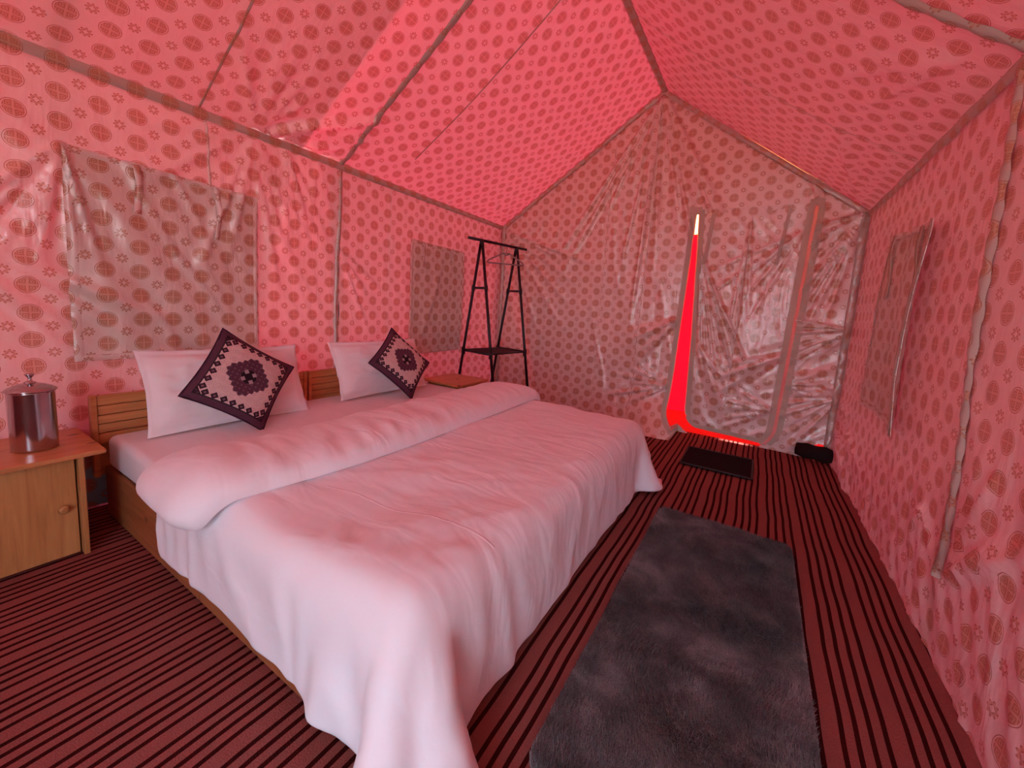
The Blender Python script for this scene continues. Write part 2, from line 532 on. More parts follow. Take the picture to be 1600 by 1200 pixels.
def S_roofL(y, s, off=0.0):
    y = np.asarray(y, float); s = np.asarray(s, float)      # s: 0 eave .. 1 ridge
    z0 = ZEL(y)
    L = 2.11
    d = creases(y, s*L, CR_RL)+.018*vnoise(y*1.3, s*2.1, 3)*np.sin(np.pi*s)
    d = d+.014*ridges(y, s*L, 24, .085, 6, 121)*ss_(y, 1.2, 1.4)*(1-ss_(y, 1.9, 2.1))*(1-ss_(s, .1, .42))
    d = d*ss_(s, 0, .03)
    span = np.where(y < RIB, (y-YF)/(RIB-YF), (y-RIB)/(YB-RIB))
    sag = .05*np.sin(np.pi*s)*np.sin(np.pi*np.clip(span, 0, 1))
    nx, nz = (ZRIDGE-2.12)/L, -(XRIDGE-XL)/L
    x = XL+(XRIDGE-XL)*s; z = z0+(ZRIDGE-z0)*s
    t = d+sag+off
    return np.stack([x+nx*t, y, z+nz*t], -1)

def S_roofR(y, s, off=0.0):
    y = np.asarray(y, float); s = np.asarray(s, float)
    z0 = ZER(y)
    L = 2.06
    d = creases(y, s*L, CR_RR)+.02*vnoise(y*1.4, s*2.0, 4)*np.sin(np.pi*s)
    span = np.where(y < RIB, (y-YF)/(RIB-YF), (y-RIB)/(YB-RIB))
    sag = .06*np.sin(np.pi*s)*np.sin(np.pi*np.clip(span, 0, 1))
    nx, nz = -(ZRIDGE-2.03)/L, -(XR-XRIDGE)/L
    x = XR+(XRIDGE-XR)*s; z = z0+(ZRIDGE-z0)*s
    t = d+sag+off
    return np.stack([x+nx*t, y, z+nz*t], -1)

def back_top(x):
    x = np.asarray(x, float)
    return np.where(x < XRIDGE, ZEL(YB)+(ZRIDGE-ZEL(YB))*(x-XL)/(XRIDGE-XL), ZER(YB)+(ZRIDGE-ZER(YB))*(XR-x)/(XR-XRIDGE))

def S_back(x, z, off=0.0):
    x = np.asarray(x, float); z = np.asarray(z, float)
    d = creases(x, z, CR_B)
    k = np.clip(1-z/.55, 0, 1)
    skirt = .32*np.exp(-((x+.72)/.42)**2)*k**2*(x < -.60)+.06*k**2*(x < -.6)
    d += .020*ridges(x, z, 38, .095, 5, 131)*ss_(x, .22, .36)*(1-ss_(z, 1.5, 2.1))
    d += .016*ridges(x, z, -66, .08, 6, 132)*ss_(x, .2, .4)*ss_(z, 1.4, 1.9)*(1-ss_(z, 2.2, 2.5))
    d += .015*ridges(x+.12*(z-1.5), z, 96, .11, 9, 133)*(1-ss_(x, -.85, -.6))*ss_(x, -1.9, -1.3)
    d += .012*ridges(x, z, 62, .10, 6, 134)*(1-ss_(x, -2.3, -1.7))+.012*ridges(x, z, 55, .09, 6, 135)*np.exp(-((x+.8)/.2)**2)*(1-ss_(z, 1.0, 1.6))
    d += skirt+.012*vnoise(x*2.2, z*1.5, 5)
    return np.stack([x, YB-d-off, z], -1)

def wall(name, Sf, a0, a1, da, b0, b1f, nb, mat, uvshift=(0, 0), b_len=None, keep=None):
    a = np.linspace(a0, a1, int((a1-a0)/da)+1)
    t = np.linspace(0, 1, nb)
    A, T = np.meshgrid(a, t)
    B = b0+(b1f(A)-b0)*T
    P = Sf(A, B)
    UV = np.stack([A+uvshift[0], B*(b_len or 1)+uvshift[1]], -1)
    kp = keep(A, B) if keep is not None else None
    me = grid_mesh(name, P, UV, kp)
    o = obj(name, me, mat); tag(o, kind='structure')
    return o

wall_left = wall('wall_left', S_left, YF-.03, YB+.05, .0165, -.03, lambda a: ZEL(a), 128, M_LIN)
wall_right = wall('wall_right', S_right, YF-.03, YB+.05, .02, -.03, lambda a: ZER(a), 104, M_LIN, (.04, .03))
ceil_l = wall('ceiling', S_roofL, YF, YB+1.05, .022, 0.0, lambda a: 1.0+0*a, 96, M_LIN, (0, 2.12), 2.11)
ceil_r = wall('ceiling', S_roofR, YF, YB+1.05, .022, 0.0, lambda a: 1.0+0*a, 94, M_LIN, (.05, 2.05), 2.06)

# the doorway in the gable (outline in x,z): sides lean, lower corners round
def door_side(t, left=True):
    """t 0 top .. 1 bottom; returns x,z of the opening edge"""
    z = 2.09*(1-t)+.02*t
    x = (-.625-.075*t) if left else (.283-.085*t)
    if left and z < .26: x += .20*((.26-z)/.26)**2.2
    if not left and z < .22: x -= .10*((.22-z)/.22)**2.2
    return x, z
def back_keep(A, B):
    a = (A[:-1, :-1]+A[1:, 1:])/2; b = (B[:-1, :-1]+B[1:, 1:])/2
    t = np.clip((2.09-b)/2.07, 0, 1)
    xl = -.625-.075*t+np.where(b < .26, .20*(np.clip(.26-b, 0, 1)/.26)**2.2, 0)
    xr = .283-.085*t-np.where(b < .22, .10*(np.clip(.22-b, 0, 1)/.22)**2.2, 0)
    inside = (a > xl) & (a < xr) & (b < 2.09)
    hole = (a > .44) & (b < .07+.06*np.sin((a-.44)*14))
    return ~(inside | hole)
wall_back = wall('wall_back', S_back, XL-.06, XR+.07, .0135, -.02, lambda a: back_top(a), 200, M_LIN, (.06, .02), None, back_keep)

# front gable behind the camera, its entrance tied open
def S_front(x, z, off=0.0):
    x = np.asarray(x, float); z = np.asarray(z, float)
    return np.stack([x, YF+.01*vnoise(x*2, z*2, 6)+off, z], -1)
def front_keep(A, B):
    a = (A[:-1, :-1]+A[1:, 1:])/2; b = (B[:-1, :-1]+B[1:, 1:])/2
    return ~((a > -.27) & (a < .62) & (b < 2.12))
wall_front = wall('wall_front', S_front, XL-.05, XR+.05, .05, -.03, lambda a: back_top(a), 60, M_LIN, (0, 0), None, front_keep)

# floor and outside ground
xs = np.linspace(XL-.12, XR+.12, 90); ys = np.linspace(YF-.3, YB+.05, 130)
X, Y = np.meshgrid(xs, ys)
Z = .006*vnoise(X*1.6, Y*1.6, 8)-.006
floor = obj('floor', grid_mesh('floor', np.stack([X, Y, Z], -1)), M_CARPET); tag(floor, kind='structure')
box('floor', XL-.3, XR+.3, YB+.06, YB+1.2, -.05, -.012, M_REDFLOOR, None, 0); tag(bpy.data.objects['floor.001'], kind='structure')
g = obj('outside_ground', grid_mesh('outside_ground', np.array([[[-30, -30, -.08], [30, -30, -.08]], [[-30, 30, -.08], [30, 30, -.08]]], float)), M_DIRT)
tag(g, kind='structure')

# vestibule beyond the doorway
vx = np.linspace(XL-.1, XR+.1, 120); vz = np.linspace(-.02, 2.10, 40)
X, Z = np.meshgrid(vx, vz)
Yv = YB+.98+.035*np.sin(X*9+Z*1.2)+.02*vnoise(X*3, Z*2, 9)
v1 = obj('wall_outer', grid_mesh('wall_outer', np.stack([X, Yv, Z], -1)), M_RED); tag(v1, kind='structure')
vz = np.linspace(2.08, 2.38, 8)
X, Z = np.meshgrid(vx, vz)
v2 = obj('wall_outer', grid_mesh('wall_outer', np.stack([X, YB+.99+.02*np.sin(X*11), Z], -1)), M_YEL); tag(v2, kind='structure')
X, Z = np.meshgrid(vx, np.linspace(0, 1, 12))
Z = 2.36+(np.maximum(back_top(X)+.05, 2.37)-2.36)*Z
v4 = obj('wall_outer', grid_mesh('wall_outer', np.stack([X, YB+.99+.02*np.sin(X*11), Z], -1)), M_RED); tag(v4, kind='structure')
vz = np.linspace(0, 2.1, 20); vy = np.linspace(YB, YB+1.0, 20)
for sx in (XL-.08, XR+.08):
    Yq, Zq = np.meshgrid(vy, vz)
    v3 = obj('wall_outer', grid_mesh('wall_outer', np.stack([sx+.02*np.sin(Yq*9), Yq, Zq], -1)), M_RED); tag(v3, kind='structure')

# canvas fly added outside, unseen, to dim the lining: all of the right slope, the front half of the left one
def shade_sheet(y0, y1, left):
    y = np.linspace(y0, y1, 40); t = np.linspace(0, 1, 30)
    Yq, T = np.meshgrid(y, t)
    ex, ez = (XL, 2.12) if left else (XR, 2.04)
    sg = -1 if left else 1
    x = np.where(T < .7, XRIDGE+(ex+sg*.12-XRIDGE)*T/.7, ex+sg*(.12+.35*(T-.7)/.3))
    z = np.where(T < .7, ZRIDGE+.16+(ez+.14-ZRIDGE-.16)*T/.7, ez+.14-1.35*(T-.7)/.3)
    o = obj('added_shade_sheet', grid_mesh('added_shade_sheet', np.stack([x, Yq, z+.02*np.sin(Yq*5)], -1)), M_SHADE_SHEET)
    return tag(o, kind='structure')
shade_sheet(YF-.2, 1.75, True)
shade_sheet(YF-.2, YB+1.1, False)

# ------------------------------------------------------------------ seams, tapes
def strip(name, Sf, pts, width, mat, off=.004, parent=None, bulge=.006, nseg=None, across=None, uvs=(0, 0), n=7, twist=0.0):
    """a raised tape along surface coordinates pts (list of (a,b)); across: (da,db) unit in surface coords"""
    pts = np.array(pts, float)
    seg = np.linalg.norm(np.diff(pts, axis=0), axis=1); cum = np.concatenate([[0], np.cumsum(seg)])
    m_ = nseg or max(2, int(cum[-1]/.03))
    t = np.linspace(0, cum[-1], m_)
    A = np.interp(t, cum, pts[:, 0]); B = np.interp(t, cum, pts[:, 1])
    if across is None:
        da, db = np.gradient(A), np.gradient(B); L = np.hypot(da, db)+1e-9
        ca, cb = -db/L, da/L
    else:
        ca, cb = np.full(m_, across[0]), np.full(m_, across[1])
    s = np.linspace(-1, 1, n)
    AA = A[:, None]+ca[:, None]*s[None]*width/2; BB = B[:, None]+cb[:, None]*s[None]*width/2
    prof = bulge*np.sqrt(np.clip(1-s**2, 0, 1))
    tw = twist*np.sin(t[:, None]*55+s[None]*2.2) if twist else 0
    P = Sf(AA, BB, off+prof[None]+tw)
    UV = np.stack([AA+uvs[0], BB+uvs[1]], -1)
    return obj(name, grid_mesh(name, P, UV), mat, parent)

TR = [0]
def trim(o):
    TR[0] += 1; o.name = 'trim_%d' % TR[0]; o.data.name = o.name
    return tag(o, kind='structure')

def rs(Sf): return lambda a, b, off: Sf(a, b, off)
# eaves (tape sits on the wall just under the roof)
trim(strip('trim', S_left, [(YF, ZEL(YF)-.02), (.4, ZEL(.4)-.02), (1.3, ZEL(1.3)-.022), (RIB, ZEL(RIB)-.02), (YB, ZEL(YB)-.018)], .052, M_TAPE, .010, bulge=.008, across=(0, 1)))
trim(strip('trim', S_right, [(YF, ZER(YF)-.02), (YB, ZER(YB)-.02)], .056, M_TAPE, .010, bulge=.008, across=(0, 1)))
# ridge
TRr = []
a = np.linspace(YF, YB, 120); s = np.linspace(-1, 1, 9)
A, Sx = np.meshgrid(a, s, indexing='ij')
P = np.stack([XRIDGE+Sx*.032, A, ZRIDGE-.012-.03*np.sqrt(np.clip(1-Sx**2, 0, 1))-np.abs(Sx)*.0], -1)
trim(obj('trim', grid_mesh('trim', P, np.stack([A, Sx*.05], -1)), M_TAPE))
# rafters: the rib, and thin seams
def roof_strip(Sf, y, w, off, bulge, mat, L, s0=0.0, s1=1.0, twist=0.0):
    n = 7; t = np.linspace(s0, s1, 90); s = np.linspace(-1, 1, n)
    T, Q = np.meshgrid(t, s, indexing='ij')
    P = Sf(y+Q*w/2, T, off+bulge*np.sqrt(np.clip(1-Q**2, 0, 1))+(twist*np.sin(T*L*50+Q*2.0) if twist else 0))
    return obj('trim', grid_mesh('trim', P, np.stack([Q*w/2+y, T*L], -1)), mat)
trim(roof_strip(S_roofL, RIB, .040, .004, .012, M_TAPE, 2.11, twist=.003))
trim(roof_strip(S_roofR, RIB+.02, .040, .004, .012, M_TAPE, 2.06, twist=.003))
trim(roof_strip(S_roofL, 2.46, .012, .002, .003, M_TAPE, 2.11, .15))
trim(roof_strip(S_roofL, 1.075, .012, .002, .003, M_TAPE, 2.11))
trim(roof_strip(S_roofR, 3.05, .012, .002, .003, M_DBL, 2.06))
trim(strip('trim', S_left, [(RIB-.02, .02), (RIB-.03, 1.0), (RIB, 2.11)], .030, M_TAPE, .004, bulge=.010, across=(1, 0), twist=.003))
trim(strip('trim', S_left, [(1.10, 2.11), (1.13, 1.72)], .014, M_DBL, .003, bulge=.003, across=(1, 0)))
trim(strip('trim', S_left, [(2.46, 2.08), (2.46, 0.02)], .010, M_DBL, .002, bulge=.003, across=(1, 0)))
trim(strip('trim', S_right, [(2.04, 2.02), (2.00, 1.2), (1.95, .28)], .040, M_TAPE, .004, bulge=.012, across=(1, 0), twist=.003))
# gable edge tapes
def gable(x0, z0, x1, z1):
    return trim(strip('trim', S_back, [(x0, z0), (x1, z1)], .045, M_TAPE, .012, bulge=.010))
gable(XL+.03, ZEL(YB)-.015, XRIDGE, ZRIDGE-.03)
gable(XRIDGE, ZRIDGE-.03, XR-.03, ZER(YB)-.01)
trim(strip('trim', S_back, [(XL+.03, 2.06), (XL+.04, 0.02)], .05, M_TAPE, .008, bulge=.012, across=(1, 0), twist=.004))
trim(strip('trim', S_back, [(XR-.03, 2.02), (XR-.04, .75), (XR-.05, .1)], .055, M_TAPE, .008, bulge=.014, across=(1, 0), twist=.006))
trim(strip('trim', S_back, [(-1.02, 3.2), (-1.04, 2.2), (-1.07, .1)], .010, M_DBL, .002, bulge=.004, across=(1, 0)))
trim(strip('trim', S_back, [(-1.45, 2.85), (-1.48, 2.0), (-1.5, .1)], .008, M_DBL, .002, bulge=.003, across=(1, 0)))
# lining strip at the left wall foot, blue daylight put into its teal colour
trim(strip('trim', S_left, [(.30, .16), (.95, .16)], .30, M_BLUELIT, .012, bulge=.004, across=(0, 1)))
# steel poles standing outside against the lining
for i, (pa, pb) in enumerate([((XL-.07, .53, -.05), (XL-.07, .53, 2.15)), ((XL-.03, RIB, -.05), (XL-.03, RIB, 2.12)), ((XR+.04, RIB+.02, -.05), (XR+.04, RIB+.02, 2.05))]):
    o = obj('tent_pole', tube_mesh('tent_pole', [pa, pb], .020, 12), M_POLE)
    tag(o, ['steel tent pole outside the lining by the large window flap', 'steel tent pole outside the lining between the two window flaps', 'steel tent pole outside the wall beyond the curled window flap'][i], 'tent pole', 'tent poles outside the lining')
o = obj('rafter_pole', tube_mesh('rafter_pole', [(XL-.02, .53, 2.17), (XRIDGE-.02, .53, ZRIDGE+.04)], .020, 12), M_POLE)
tag(o, 'steel rafter pole above the roof lining over the bedside', 'rafter pole')

# ------------------------------------------------------------------ window flaps
def flap(name, Sf, y0, y1, z0, z1a, z1b, offf, straps, uvs, label_panel=None):
    root = empty(name); tag(root, kind='structure')
    y = np.linspace(y0, y1, 60); t = np.linspace(0, 1, 70)
    Yg, T = np.meshgrid(y, t)
    k = (Yg-y0)/(y1-y0)
    Zg = z0+((z1a+(z1b-z1a)*k)-z0)*T
    P = Sf(Yg, Zg, offf(k, T))
    pan = obj('flap', grid_mesh('flap', P, np.stack([Yg+uvs[0], Zg+uvs[1]], -1)), M_DBL, root)
    sm = pan.modifiers.new('thick', 'SOLIDIFY'); sm.thickness = .004; sm.offset = 1
    w = .03
    def edge(pts, across, mat=M_DBL):
        pts = np.array(pts); mseg = 70
        tt = np.linspace(0, 1, mseg)
        A = np.interp(tt, np.linspace(0, 1, len(pts)), pts[:, 0]); B = np.interp(tt, np.linspace(0, 1, len(pts)), pts[:, 1])
        s = np.linspace(-1, 1, 5)
        KA = A[:, None]+across[0]*s[None]*w/2; KB = B[:, None]+across[1]*s[None]*w/2
        Yq = y0+(y1-y0)*KA; Zq = z0+((z1a+(z1b-z1a)*KA)-z0)*KB
        Pq = Sf(Yq, Zq, offf(np.clip(KA, 0, 1), np.clip(KB, 0, 1))+.004+.004*np.sqrt(1-s[None]**2))
        obj('hem', grid_mesh('hem', Pq, np.stack([Yq+.03, Zq+.05], -1)), mat, root)
    edge([(.016, 0), (.016, 1)], (1.4, 0), M_WEB if name == 'window_3' else M_DBL); edge([(.985, 0), (.985, 1)], (1, 0))
    edge([(0, .985), (1, .985)], (0, 1)); edge([(0, .015), (1, .015)], (0, 1))
    for (ka, l, wd, mt) in straps:
        n = 24; s = np.linspace(-1, 1, 3); tt = np.linspace(0, 1, n)
        ya = y0+(y1-y0)*ka
        Aq = ya+s[None]*wd/2+.012*np.sin(tt[:, None]*3)*1.0
        Bq = (z1a+(z1b-z1a)*ka)-.01-tt[:, None]*l+0*s[None]
        kk = np.clip((Aq-y0)/(y1-y0), 0, 1); TT = np.clip((Bq-z0)/((z1a+(z1b-z1a)*kk)-z0), 0, 1)
        Pq = Sf(Aq, Bq, offf(kk, TT)+.010+.006*np.sin(tt[:, None]*7))
        so = obj('tie_strap', grid_mesh('tie_strap', Pq, np.stack([Aq, Bq], -1)), mt, root)
        sm = so.modifiers.new('thick', 'SOLIDIFY'); sm.thickness = .002
    return root

flap('window_1', S_left, .535, 1.375, .755, 1.765, 1.725, lambda k, T: .014+.012*np.sin(np.pi*k)*np.sin(np.pi*T)+.020*ridges(k*.84, T, -62, .085, 6, 161)*np.sin(np.pi*np.clip(k, 0, 1))**.5+.012*np.sin((k*.9-(1-T)*.55)*21)*np.clip(1.15-k, 0, 1)*np.sin(np.pi*np.clip(T*1.0+.02, 0, 1)),
     [(.30, .24, .030, M_DBL), (.72, .30, .026, M_DBL)], (.02, .03))
flap('window_2', S_left, 2.70, 3.47, .625, 1.70, 1.675, lambda k, T: .016+.010*np.sin(np.pi*T)+.030*np.exp(-((k-.62+.5*(1-T))/.05)**2)*T*(1-T)*2.2,
     [(.20, .24, .020, M_DBL), (.74, .26, .020, M_DBL)], (.05, .01))
def off_r(k, T):
    e = np.clip(1-k/.35, 0, 1)
    return .014+.062*e**1.5*(.55+.45*np.sin(np.pi*np.clip(T*.8+.25, 0, 1)))+.008*np.sin(k*16+T*2)
flap('window_3', S_right, 2.49, 3.44, .64, 1.63, 1.70, off_r, [(.24, .34, .036, M_WEB), (.72, .36, .034, M_WEB)], (.02, .02))

# ------------------------------------------------------------------ doorway flap, zips
door = empty('door_1', (0, 0, 0)); tag(door, kind='structure')
nt_, ns_ = 130, 70
t = np.linspace(0, 1, nt_); s = np.linspace(0, 1, ns_)
T, Sg = np.meshgrid(t, s, indexing='ij')
Zd = 2.125*(1-T)+.070*T-.03*T*Sg
XLd = -.600+.075*np.sin(np.pi*np.clip(T*1.02, 0, 1))**.8*.25+.065*T**1.5+np.where(Zd < .25, .16*(np.clip(.25-Zd, 0, 1)/.25)**2.0, 0)
XRd = .268-.083*T-np.where(Zd < .22, .10*(np.clip(.22-Zd, 0, 1)/.22)**2.2, 0)
Xd = XLd+(XRd-XLd)*Sg
CR_D = (fan(-.56, 1.75, -86, -62, 8, .9, 1.65, .018, .026, 41)+fan(-.50, .9, -80, -35, 5, .4, .9, .02, .02, 42)
        + fan(.22, 1.9, 205, 250, 5, .4, 1.1, .016, .014, 43)+fan(.20, .85, 195, 230, 6, .4, .85, .024, .026, 44)
        + fan(.17, .35, 150, 215, 6, .2, .5, .02, .02, 45)+fan(-.17, 2.0, -100, -80, 3, .8, 1.8, .012, .012, 46))
def S_door(x, z, off=0.0):
    x = np.asarray(x, float); z = np.asarray(z, float)
    d = creases(x, z, CR_D)+.014*vnoise(x*3, z*2, 11)+.018*ridges(x, z, -72, .08, 7, 141)*(1-ss_(x, -.35, -.05))*(1-ss_(z, 1.4, 1.8))+.018*ridges(x, z, 36, .09, 5, 142)*ss_(x, -.15, .1)*(1-ss_(z, .8, 1.2))+.010*ridges(x, z, -50, .10, 6, 143)*ss_(z, 1.2, 1.6)+.03*np.sin(np.pi*np.clip((1.9-z)/1.9, 0, 1))*np.exp(-((x+.15)/.3)**2)
    return np.stack([x, YB-d-off+.012, z], -1)
obj('flap', grid_mesh('flap', S_door(Xd, Zd), np.stack([Xd+.03, Zd+.02], -1)), M_LIN, door)

def ribbon(name, pts, w, Sf, off, mat, parent, bulge=.002):
    return strip(name, Sf, pts, w, mat, off, parent, bulge, n=5)
left_edge = [door_side(q, True) for q in np.linspace(0, 1, 60)]
ribbon('zip_tape', [(x-.022, z) for x, z in left_edge], .046, S_back, .010, M_WEB, door)
ribbon('zip_teeth', [(x+.003, z) for x, z in left_edge], .009, S_back, .012, M_PIPE, door)
fl_l = [(Xd[i, 0], Zd[i, 0]) for i in range(0, nt_, 2)]+[(Xd[-1, j], Zd[-1, j]) for j in range(2, ns_, 3)]
ribbon('zip_tape', [(x+.020, z) for x, z in fl_l[:62]], .046, S_door, .010, M_WEB, door)
ribbon('zip_teeth', [(x-.004, z) for x, z in fl_l[:62]], .009, S_door, .012, M_PIPE, door)
ribbon('zip_tape', [(x, z+.018) for x, z in fl_l[62:]], .040, S_door, .010, M_WEB, door)
right_edge = [door_side(q, False) for q in np.linspace(0, .99, 60)]
ribbon('zip_tape', [(x+.034, z) for x, z in right_edge], .050, S_back, .010, M_WEB, door)
ribbon('zip_tape', [(x-.034, z) for x, z in right_edge], .050, S_door, .018, M_WEB, door)
ribbon('zip_teeth', right_edge, .026, S_door, .034, M_PIPE, door)
for cx in (-.628, .284):
    ribbon('corner_patch', [(cx-.05, 2.115), (cx+.05, 2.115)], .07, S_back, .020, M_WEB, door)
for cx, w_, dx in ((-.475, .034, -.04), (.105, .026, -.05)):
    ribbon('tie_strap', [(cx, 2.09), (cx+dx*.4, 1.90), (cx+dx, 1.62)], w_, S_door, .02, M_WEB, door)
ribbon('seam', [(-.165, 2.05), (-.18, 1.2), (-.21, .12)], .012, S_door, .004, M_DBL, door)

# ------------------------------------------------------------------ beds
BX0, BX1 = -2.70, -.595
def make_bed():
    """local: x from the head, y across (near side 0), z up"""
    b = empty('bed')
    hb = obj('headboard', bpy.data.meshes.new('headboard'), None, b)
    bm = bmesh.new()
    box_bm(bm, 0, .020, .0, 1.075, .20, .60, .003)
    box_bm(bm, .0, .045, .0, .022, .20, .605, .003); box_bm(bm, .0, .045, 1.053, 1.075, .20, .605, .003)
    bm.to_mesh(hb.data); bm.free(); hb.data.materials.append(M_PINE_Y)
    zs = [.36, .415, .462, .505, .552, .604]
    for i in range(5):
        box('plank', .012, .040 - .003*(i % 2), .023, 1.052, zs[i]+.0015, zs[i+1]-.0015, M_PINE_Y, hb, .004)
    L = BX1-BX0
    box('side_rail', .03, 1.05, .04, .062, .0, .245, M_PINE_X, b)
    box('side_rail', 1.058, L, .04, .062, .0, .245, M_PINE_X, b)
    box('side_rail', .03, L, 1.030, 1.052, .03, .245, M_PINE_X, b)
    box('foot_rail', L-.024, L-.001, .063, 1.030, .0, .245, M_PINE_Y, b)
    for i in range(8):
        x = .18+i*.24
        box('slat', x, x+.09, .064, 1.028, .222, .240, M_PINE_Y, b)
    for x in (.06, 1.0, L-.09):
        box('leg', x, x+.05, .064, .11, 0, .22, M_PINE_Z, b, .002)
        box('leg', x, x+.05, .98, 1.028, 0, .22, M_PINE_Z, b, .002)
    return b
bed1 = make_bed(); bed1.location = (BX0, .545, 0)
tag(bed1, 'low pine bed beside the nightstand that holds the steel canister', 'bed', 'pine beds pushed together')
bed2 = copy_tree(bed1); bed2.location = (BX0, 1.632, 0)
bed2['label'] = 'low pine bed on the clothes rack side of the pushed together pair'

# mattress under a fitted sheet
def rounded_block(name, x0, x1, y0, y1, z0, z1, r, mat, parent=None, seg=5):
    bm = bmesh.new(); box_bm(bm, x0, x1, y0, y1, z0, z1, r, seg)
    me = bpy.data.meshes.new(name); bm.to_mesh(me); bm.free()
    return obj(name, me, mat, parent)
mt = empty('mattress', (-1.62, 1.63, .245))
tag(mt, 'white sheeted mattress lying across both pine beds', 'mattress')
rounded_block('fitted_sheet', -1.025, 1.005, -1.04, 1.045, .001, .163, .035, M_SHEET, mt)

# ------------------------------------------------------------------ duvet: draped by a small cloth solver
def drape():
    d = .026
    x0, x1, y0, y1 = -1.93, -.225, .275, 2.87
    nx, ny = int((x1-x0)/d)+1, int((y1-y0)/d)+1
    gx = np.linspace(x0, x1, nx); gy = np.linspace(y0, y1, ny)
    Xg, Yg = np.meshgrid(gx, gy, indexing='ij')
    P = np.stack([Xg, Yg, .475+.006*vnoise(Xg*5, Yg*5, 21)], -1)
    # wavy start so that the hang falls in folds
    V = np.zeros_like(P)
    dx, dy = gx[1]-gx[0], gy[1]-gy[0]
    dg = math.hypot(dx, dy)
    bx0, bx1, by0, by1, bz1 = -2.8, -.600, .600, 2.665, .408
    rr = .055
    c = np.array([(bx0+bx1)/2, (by0+by1)/2, bz1-1.0]); hx = np.array([(bx1-bx0)/2, (by1-by0)/2, 1.0])-rr
    thick = .028
    def con(P, A, B, L, k):
        p, q = P[A], P[B]
        e = q-p; l = np.sqrt((e*e).sum(-1, keepdims=True))+1e-9
        cc = e*(k*.5*(l-L)/l)
        P[A] = p+cc; P[B] = q-cc
    sl = slice
    def rows(n, off, step): return sl(off, n-step, 2*step if step == 1 else None)
    dt = .014
    P0 = P.copy(); P0[..., 2] = .438
    hold = np.where((gy > .66) & (gy < 2.60))[0]
    for it in range(90):
        V[..., 2] -= 5.0*dt
        V *= .965
        V[..., :2] += .0015*RNG.standard_normal(V[..., :2].shape)*(it < 60)
        Q = P+V*dt
        Q[:14, hold] = P0[:14, hold]
        for k in range(16):
            for o in (0, 1):
                n = (nx-o)//2
                con(Q, (sl(o, o+2*n, 2),), (sl(o+1, o+1+2*n, 2),), dx, 1.0) if o+2*n <= nx else None
            for o in (0, 1):
                n = (ny-o)//2
                con(Q, (sl(None), sl(o, o+2*n, 2)), (sl(None), sl(o+1, o+1+2*n, 2)), dy, 1.0)
            for o in (0, 1):
                n = (nx-o)//2
                con(Q, (sl(o, o+2*n, 2), sl(0, ny-1)), (sl(o+1, o+1+2*n, 2), sl(1, ny)), dg, .25)
                con(Q, (sl(o, o+2*n, 2), sl(1, ny)), (sl(o+1, o+1+2*n, 2), sl(0, ny-1)), dg, .25)
            con(Q, (sl(0, nx-3),), (sl(3, nx),), dx*3, .10)
            con(Q, (sl(None), sl(0, ny-3)), (sl(None), sl(3, ny)), dy*3, .10)
            # collide with the rounded bed block
            rel = Q-c
            qd = np.abs(rel)-hx
            out = np.maximum(qd, 0)
            dist = np.sqrt((out**2).sum(-1))+np.minimum(qd.max(-1), 0)-rr-thick
            nrm = np.sign(rel)*out
            ln = np.sqrt((nrm**2).sum(-1, keepdims=True))
            ax = np.zeros_like(nrm); idx = qd.argmax(-1)
            np.put_along_axis(ax, idx[..., None], np.take_along_axis(np.sign(rel), idx[..., None], -1), -1)
            nrm = np.where(ln > 1e-6, nrm/np.maximum(ln, 1e-6), ax)
            hit = dist < 0
            Q -= np.where(hit[..., None], nrm*dist[..., None], 0)
            Q[..., 2] = np.maximum(Q[..., 2], .020)
        V = (Q-P)/dt
        top = hit & (nrm[..., 2] > .5)
        V[top] *= .35
        V[hit & ~top] *= .8
        V[Q[..., 2] < .022] *= .3
        P = Q
    return P, Xg, Yg
P, Xg, Yg = drape()
# soften, then lay wrinkles on the top
for _ in range(2):
    Pm = P.copy()
    Pm[1:-1, 1:-1] = (P[1:-1, 1:-1]*2+P[:-2, 1:-1]+P[2:, 1:-1]+P[1:-1, :-2]+P[1:-1, 2:])/6
    P = Pm
top = np.clip((P[..., 2]-.40)/.03, 0, 1)
P[..., 2] += top*(.007*vnoise(Xg*4+1.5*vnoise(Xg*2, Yg*2, 5), Yg*2.2, 31)+.006*vnoise(Xg*9, Yg*5, 32))
CR_DV = (fan(-1.0, .50, 20, 75, 7, .4, 1.0, .020, .012, 51)+fan(-.75, .55, 75, 150, 6, .3, .8, .02, .012, 52)
         + fan(-.62, .62, 100, 170, 5, .2, .5, .018, .016, 53)+fan(-1.25, 1.0, 10, 60, 5, .4, 1.0, .02, .008, 54)
         + [(-1.28, 1.25, -.62, 1.15, .012, .010), (-1.2, 1.9, -.6, 1.65, .014, .008), (-.9, 2.3, -.5, 1.9, .014, .008)])
P[..., 2] += top*creases(Xg, Yg, CR_DV)*.4
du = np.gradient(P, axis=0); dv2 = np.gradient(P, axis=1)
Nn = np.cross(du, dv2); Nn /= np.linalg.norm(Nn, axis=-1, keepdims=True)+1e-9
if Nn[nx_mid := P.shape[0]//2, P.shape[1]//2, 2] < 0: Nn = -Nn
hang = np.clip((.42-P[..., 2])/.10, 0, 1)
edge_near = np.clip((.75-Yg)/.3, 0, 1); edge_foot = np.clip((Xg+.75)/.3, 0, 1)
fold_w = (.016*ridges(Xg, Yg, 97, .085, 4, 151)*edge_near+.013*ridges(Xg, Yg, 8, .12, 4, 152)*edge_foot)*hang
soft = top*(.009*ridges(Xg, Yg, 28, .16, 4, 153)*np.clip((1.9-Yg)/1.2, 0, 1)+.006*ridges(Xg, Yg, 62, .13, 5, 154))
P = P+Nn*(fold_w+soft)[..., None]
duvet = empty('duvet', (-1.0, 1.6, .43))
